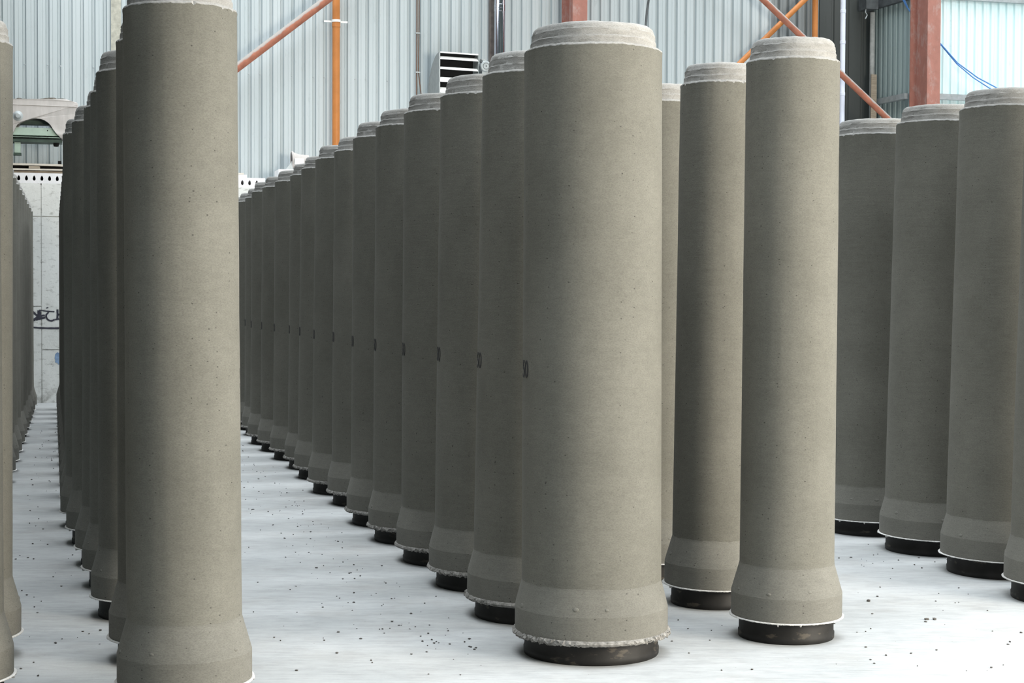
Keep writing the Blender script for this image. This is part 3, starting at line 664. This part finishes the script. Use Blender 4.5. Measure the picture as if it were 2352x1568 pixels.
def place_pipe(kind, x, y, tx, ty, var, rz, label, group, rlabel, rgroup, stamp=None):
    root = empty('concrete_pipe', (x, y, 0))
    zax = Vector((tx, ty, 1)).normalized(); q = Vector((0, 0, 1)).rotation_difference(zax)
    root.rotation_euler = (q.to_matrix() @ Matrix.Rotation(rz, 3, 'Z')).to_euler()
    for nm, me in proto(kind, var).items():
        o = bpy.data.objects.new(nm, me); C.objects.link(o); o.parent = root
    if stamp:
        o = bpy.data.objects.new('number_stamp', STAMPS[stamp]); C.objects.link(o); o.parent = root; o['label'] = 'dark stamped number'
    tag(root, label, 'concrete pipe', group)
    ring = bpy.data.objects.new('pallet_ring', RINGM[kind]); C.objects.link(ring); ring.location = (x, y, 0); ring.rotation_euler.z = (x * 7.3 + y * 3.1)
    if kind == 'big' and abs(x - 0.3717) < 0.01: ring.rotation_euler.z = 1.1
    tag(ring, rlabel, 'base ring', rgroup)
ORD = ['nearest', 'second', 'third', 'fourth', 'fifth', 'sixth', 'seventh', 'eighth', 'ninth', 'tenth', 'eleventh', 'twelfth', 'thirteenth', 'fourteenth', 'fifteenth', 'sixteenth', 'seventeenth', 'eighteenth', 'nineteenth', 'twentieth', 'twenty-first', 'twenty-second']
def nth(i): return ORD[i] if i == 0 else ORD[i] + ' from the front'

centre = [(0.3717, 7.620, -.0016, .0075), (0.1247, 8.5125, .0127, .0009), (-.1163, 9.4047, .0079, -.0004), (-.36, 10.2522, .0013, -.0007), (-.609, 11.1162, .0027, -.0003),
          (-.8349, 11.9237, .0018, -.0017), (-1.0966, 13.0361, .0045, .0013), (-1.3425, 13.7879, .0078, -.0008), (-1.6019, 14.8673, .0098, 0), (-1.8013, 15.699, .0055, 0),
          (-2.0654, 16.5606, .0045, 0), (-2.3243, 17.4362, .0049, 0), (-2.5595, 18.2457, .003, 0), (-2.8006, 19.357, 0, 0), (-3.03, 20.2, 0, 0), (-3.26, 21.05, 0, 0)]
for i, (x, y, tx, ty) in enumerate(centre):
    lab = 'tall fat grey concrete pipe at the front of the centre row, stamped 50' if i == 0 else 'fat grey concrete pipe stamped 50, %s in the long centre row' % nth(i)
    place_pipe('big', x, y, tx, ty, i % 4, 0, lab, 'fat pipes in the centre row', 'black steel base ring under the %s pipe of the centre row' % (nth(i)), 'base rings of the centre row', 'left')
left = [(-1.3024, 6.5857, -.0061, .0006), (-1.5452, 7.454, -.0026, 0), (-1.8867, 8.48, -.0044, 0), (-2.1543, 9.3409, .0031, 0), (-2.392, 10.0835, .0061, 0), (-2.6737, 10.9333, 0, 0), (-2.9323, 11.7433, -.0078, 0)]
x0, y0 = left[-1][:2]
for i in range(1, 15): y = y0 + (23.3937 - y0) * i / 14; left.append((x0 + (-6.166 - x0) * i / 14, y, -0.001, 0))
for i, (x, y, tx, ty) in enumerate(left):
    lab = 'slim tan concrete pipe tall in the left foreground, its foot cut off by the frame' if i == 0 else 'slim dark concrete pipe, %s in the row behind the tall left pipe' % nth(i)
    place_pipe('small', x, y, tx, ty, i % 3, 0 if i == 0 else i * 1.9, lab, 'slim pipes in the left row', 'black steel base ring under the %s pipe of the left row' % nth(i), 'base rings of the left row', 'right' if i == 0 else None)
edge = [(-2.275, 6.62, 0, 0, 'slim tan concrete pipe at the lower left corner, only its socket showing', 'lower left corner'),
        (-2.4938, 7.4545, .0071, 0, 'slim tan concrete pipe along the left frame edge, its spigot in view', 'tan pipe along the left frame edge')]
for i, y in enumerate((14.3, 15.2, 16.1, 17.05, 18.0, 18.9, 19.85, 20.8, 21.75, 22.7)):
    edge.append((-4.57 - 0.265 * (y - 14.3), y, 0, 0, 'slim distant concrete pipe, %s seen past the left-edge pipe' % nth(i), '%s distant pipe past the left-edge pipe' % nth(i)))
for i, (x, y, tx, ty, lab, rl) in enumerate(edge):
    place_pipe('small', x, y, tx, ty, (i + 1) % 3, i * 2.3, lab, 'slim pipes of the far left row', 'black steel base ring under the %s' % rl if i else 'black steel base ring under the pipe at the lower left corner', 'base rings of the far left row')
for i, (x, y, tx, ty, lab) in enumerate([(1.3357, 7.9953, .0021, -.0075, 'slim concrete pipe standing forward, right of the nearest fat pipe'),
                                    (1.0895, 8.8567, .0089, -.0035, 'slim dark concrete pipe half hidden between the two nearest pipes right of centre'),
                                    (0.845, 9.71, .004, 0, 'slim concrete pipe showing only as a sliver right behind the nearest fat pipe')]):
    place_pipe('small', x, y, tx, ty, i % 3, 0.6 + i * 2.1, lab, 'slim pipes right of centre', 'black steel base ring under the %s slim pipe right of centre' % nth(i), 'base rings of the slim pipes right of centre')
for i, (x, y, tx, ty, lab) in enumerate([(3.06, 9.02, .019, 0, 'fat concrete pipe cut off by the right frame edge'), (2.934, 9.8918, .019, .0035, 'fat concrete pipe second from the right frame edge'),
                                    (2.7538, 10.7404, .0173, -.002, 'fat concrete pipe in the middle of the right-hand row, below the red column'), (2.535, 11.60, .010, 0, 'fat concrete pipe farthest back in the right-hand row, beside the slim forward pipe')]):
    place_pipe('big', x, y, tx, ty, 4, 0.3 + i * 0.9, lab, 'fat pipes in the right-hand row', 'black steel base ring under the %s pipe of the right-hand row' % nth(i), 'base rings of the right-hand row')

# concrete crumbs on the floor
rnd = random.Random(5); bm = bmesh.new()
RINGS = [o.location.copy() for o in C.objects if o.name.startswith('pallet_ring')]
def crumb(x, y, r):
    if any((x - q.x) ** 2 + (y - q.y) ** 2 < 0.36 ** 2 for q in RINGS): return
    blob(bm, (x, y, r * 0.35), r, 1, (rnd.uniform(0.8, 1.5), rnd.uniform(0.8, 1.3), 0.6), 0.3, rnd)
for i in range(330):
    k_ = rnd.random() ** 1.4 * 13; cx = 0.3717 - 0.266 * k_; cy = 7.3 + 0.965 * k_
    crumb(cx - 0.42 - rnd.expovariate(2.2), cy + rnd.uniform(-.4, .4), rnd.uniform(0.002, 0.0065))
for i in range(170):
    k_ = rnd.random() * 13; crumb(-1.85 - 0.27 * k_ + rnd.uniform(-.35, .2) * 1.0, 7.0 + k_, rnd.uniform(0.0025, 0.007))
for i in range(160): crumb(rnd.uniform(0.75, 3.2), rnd.uniform(7.2, 11), rnd.uniform(0.002, 0.0065))
for x, y in ((1.93, 8.9), (2.12, 8.4), (2.16, 8.4)): crumb(x, y, 0.012)
tag(obj('concrete_crumbs', bm, CRUMB, None, (0, 0, 0.001), 0, 0), 'dark crumbs of broken concrete scattered over the pale floor', 'crumbs', kind='stuff')
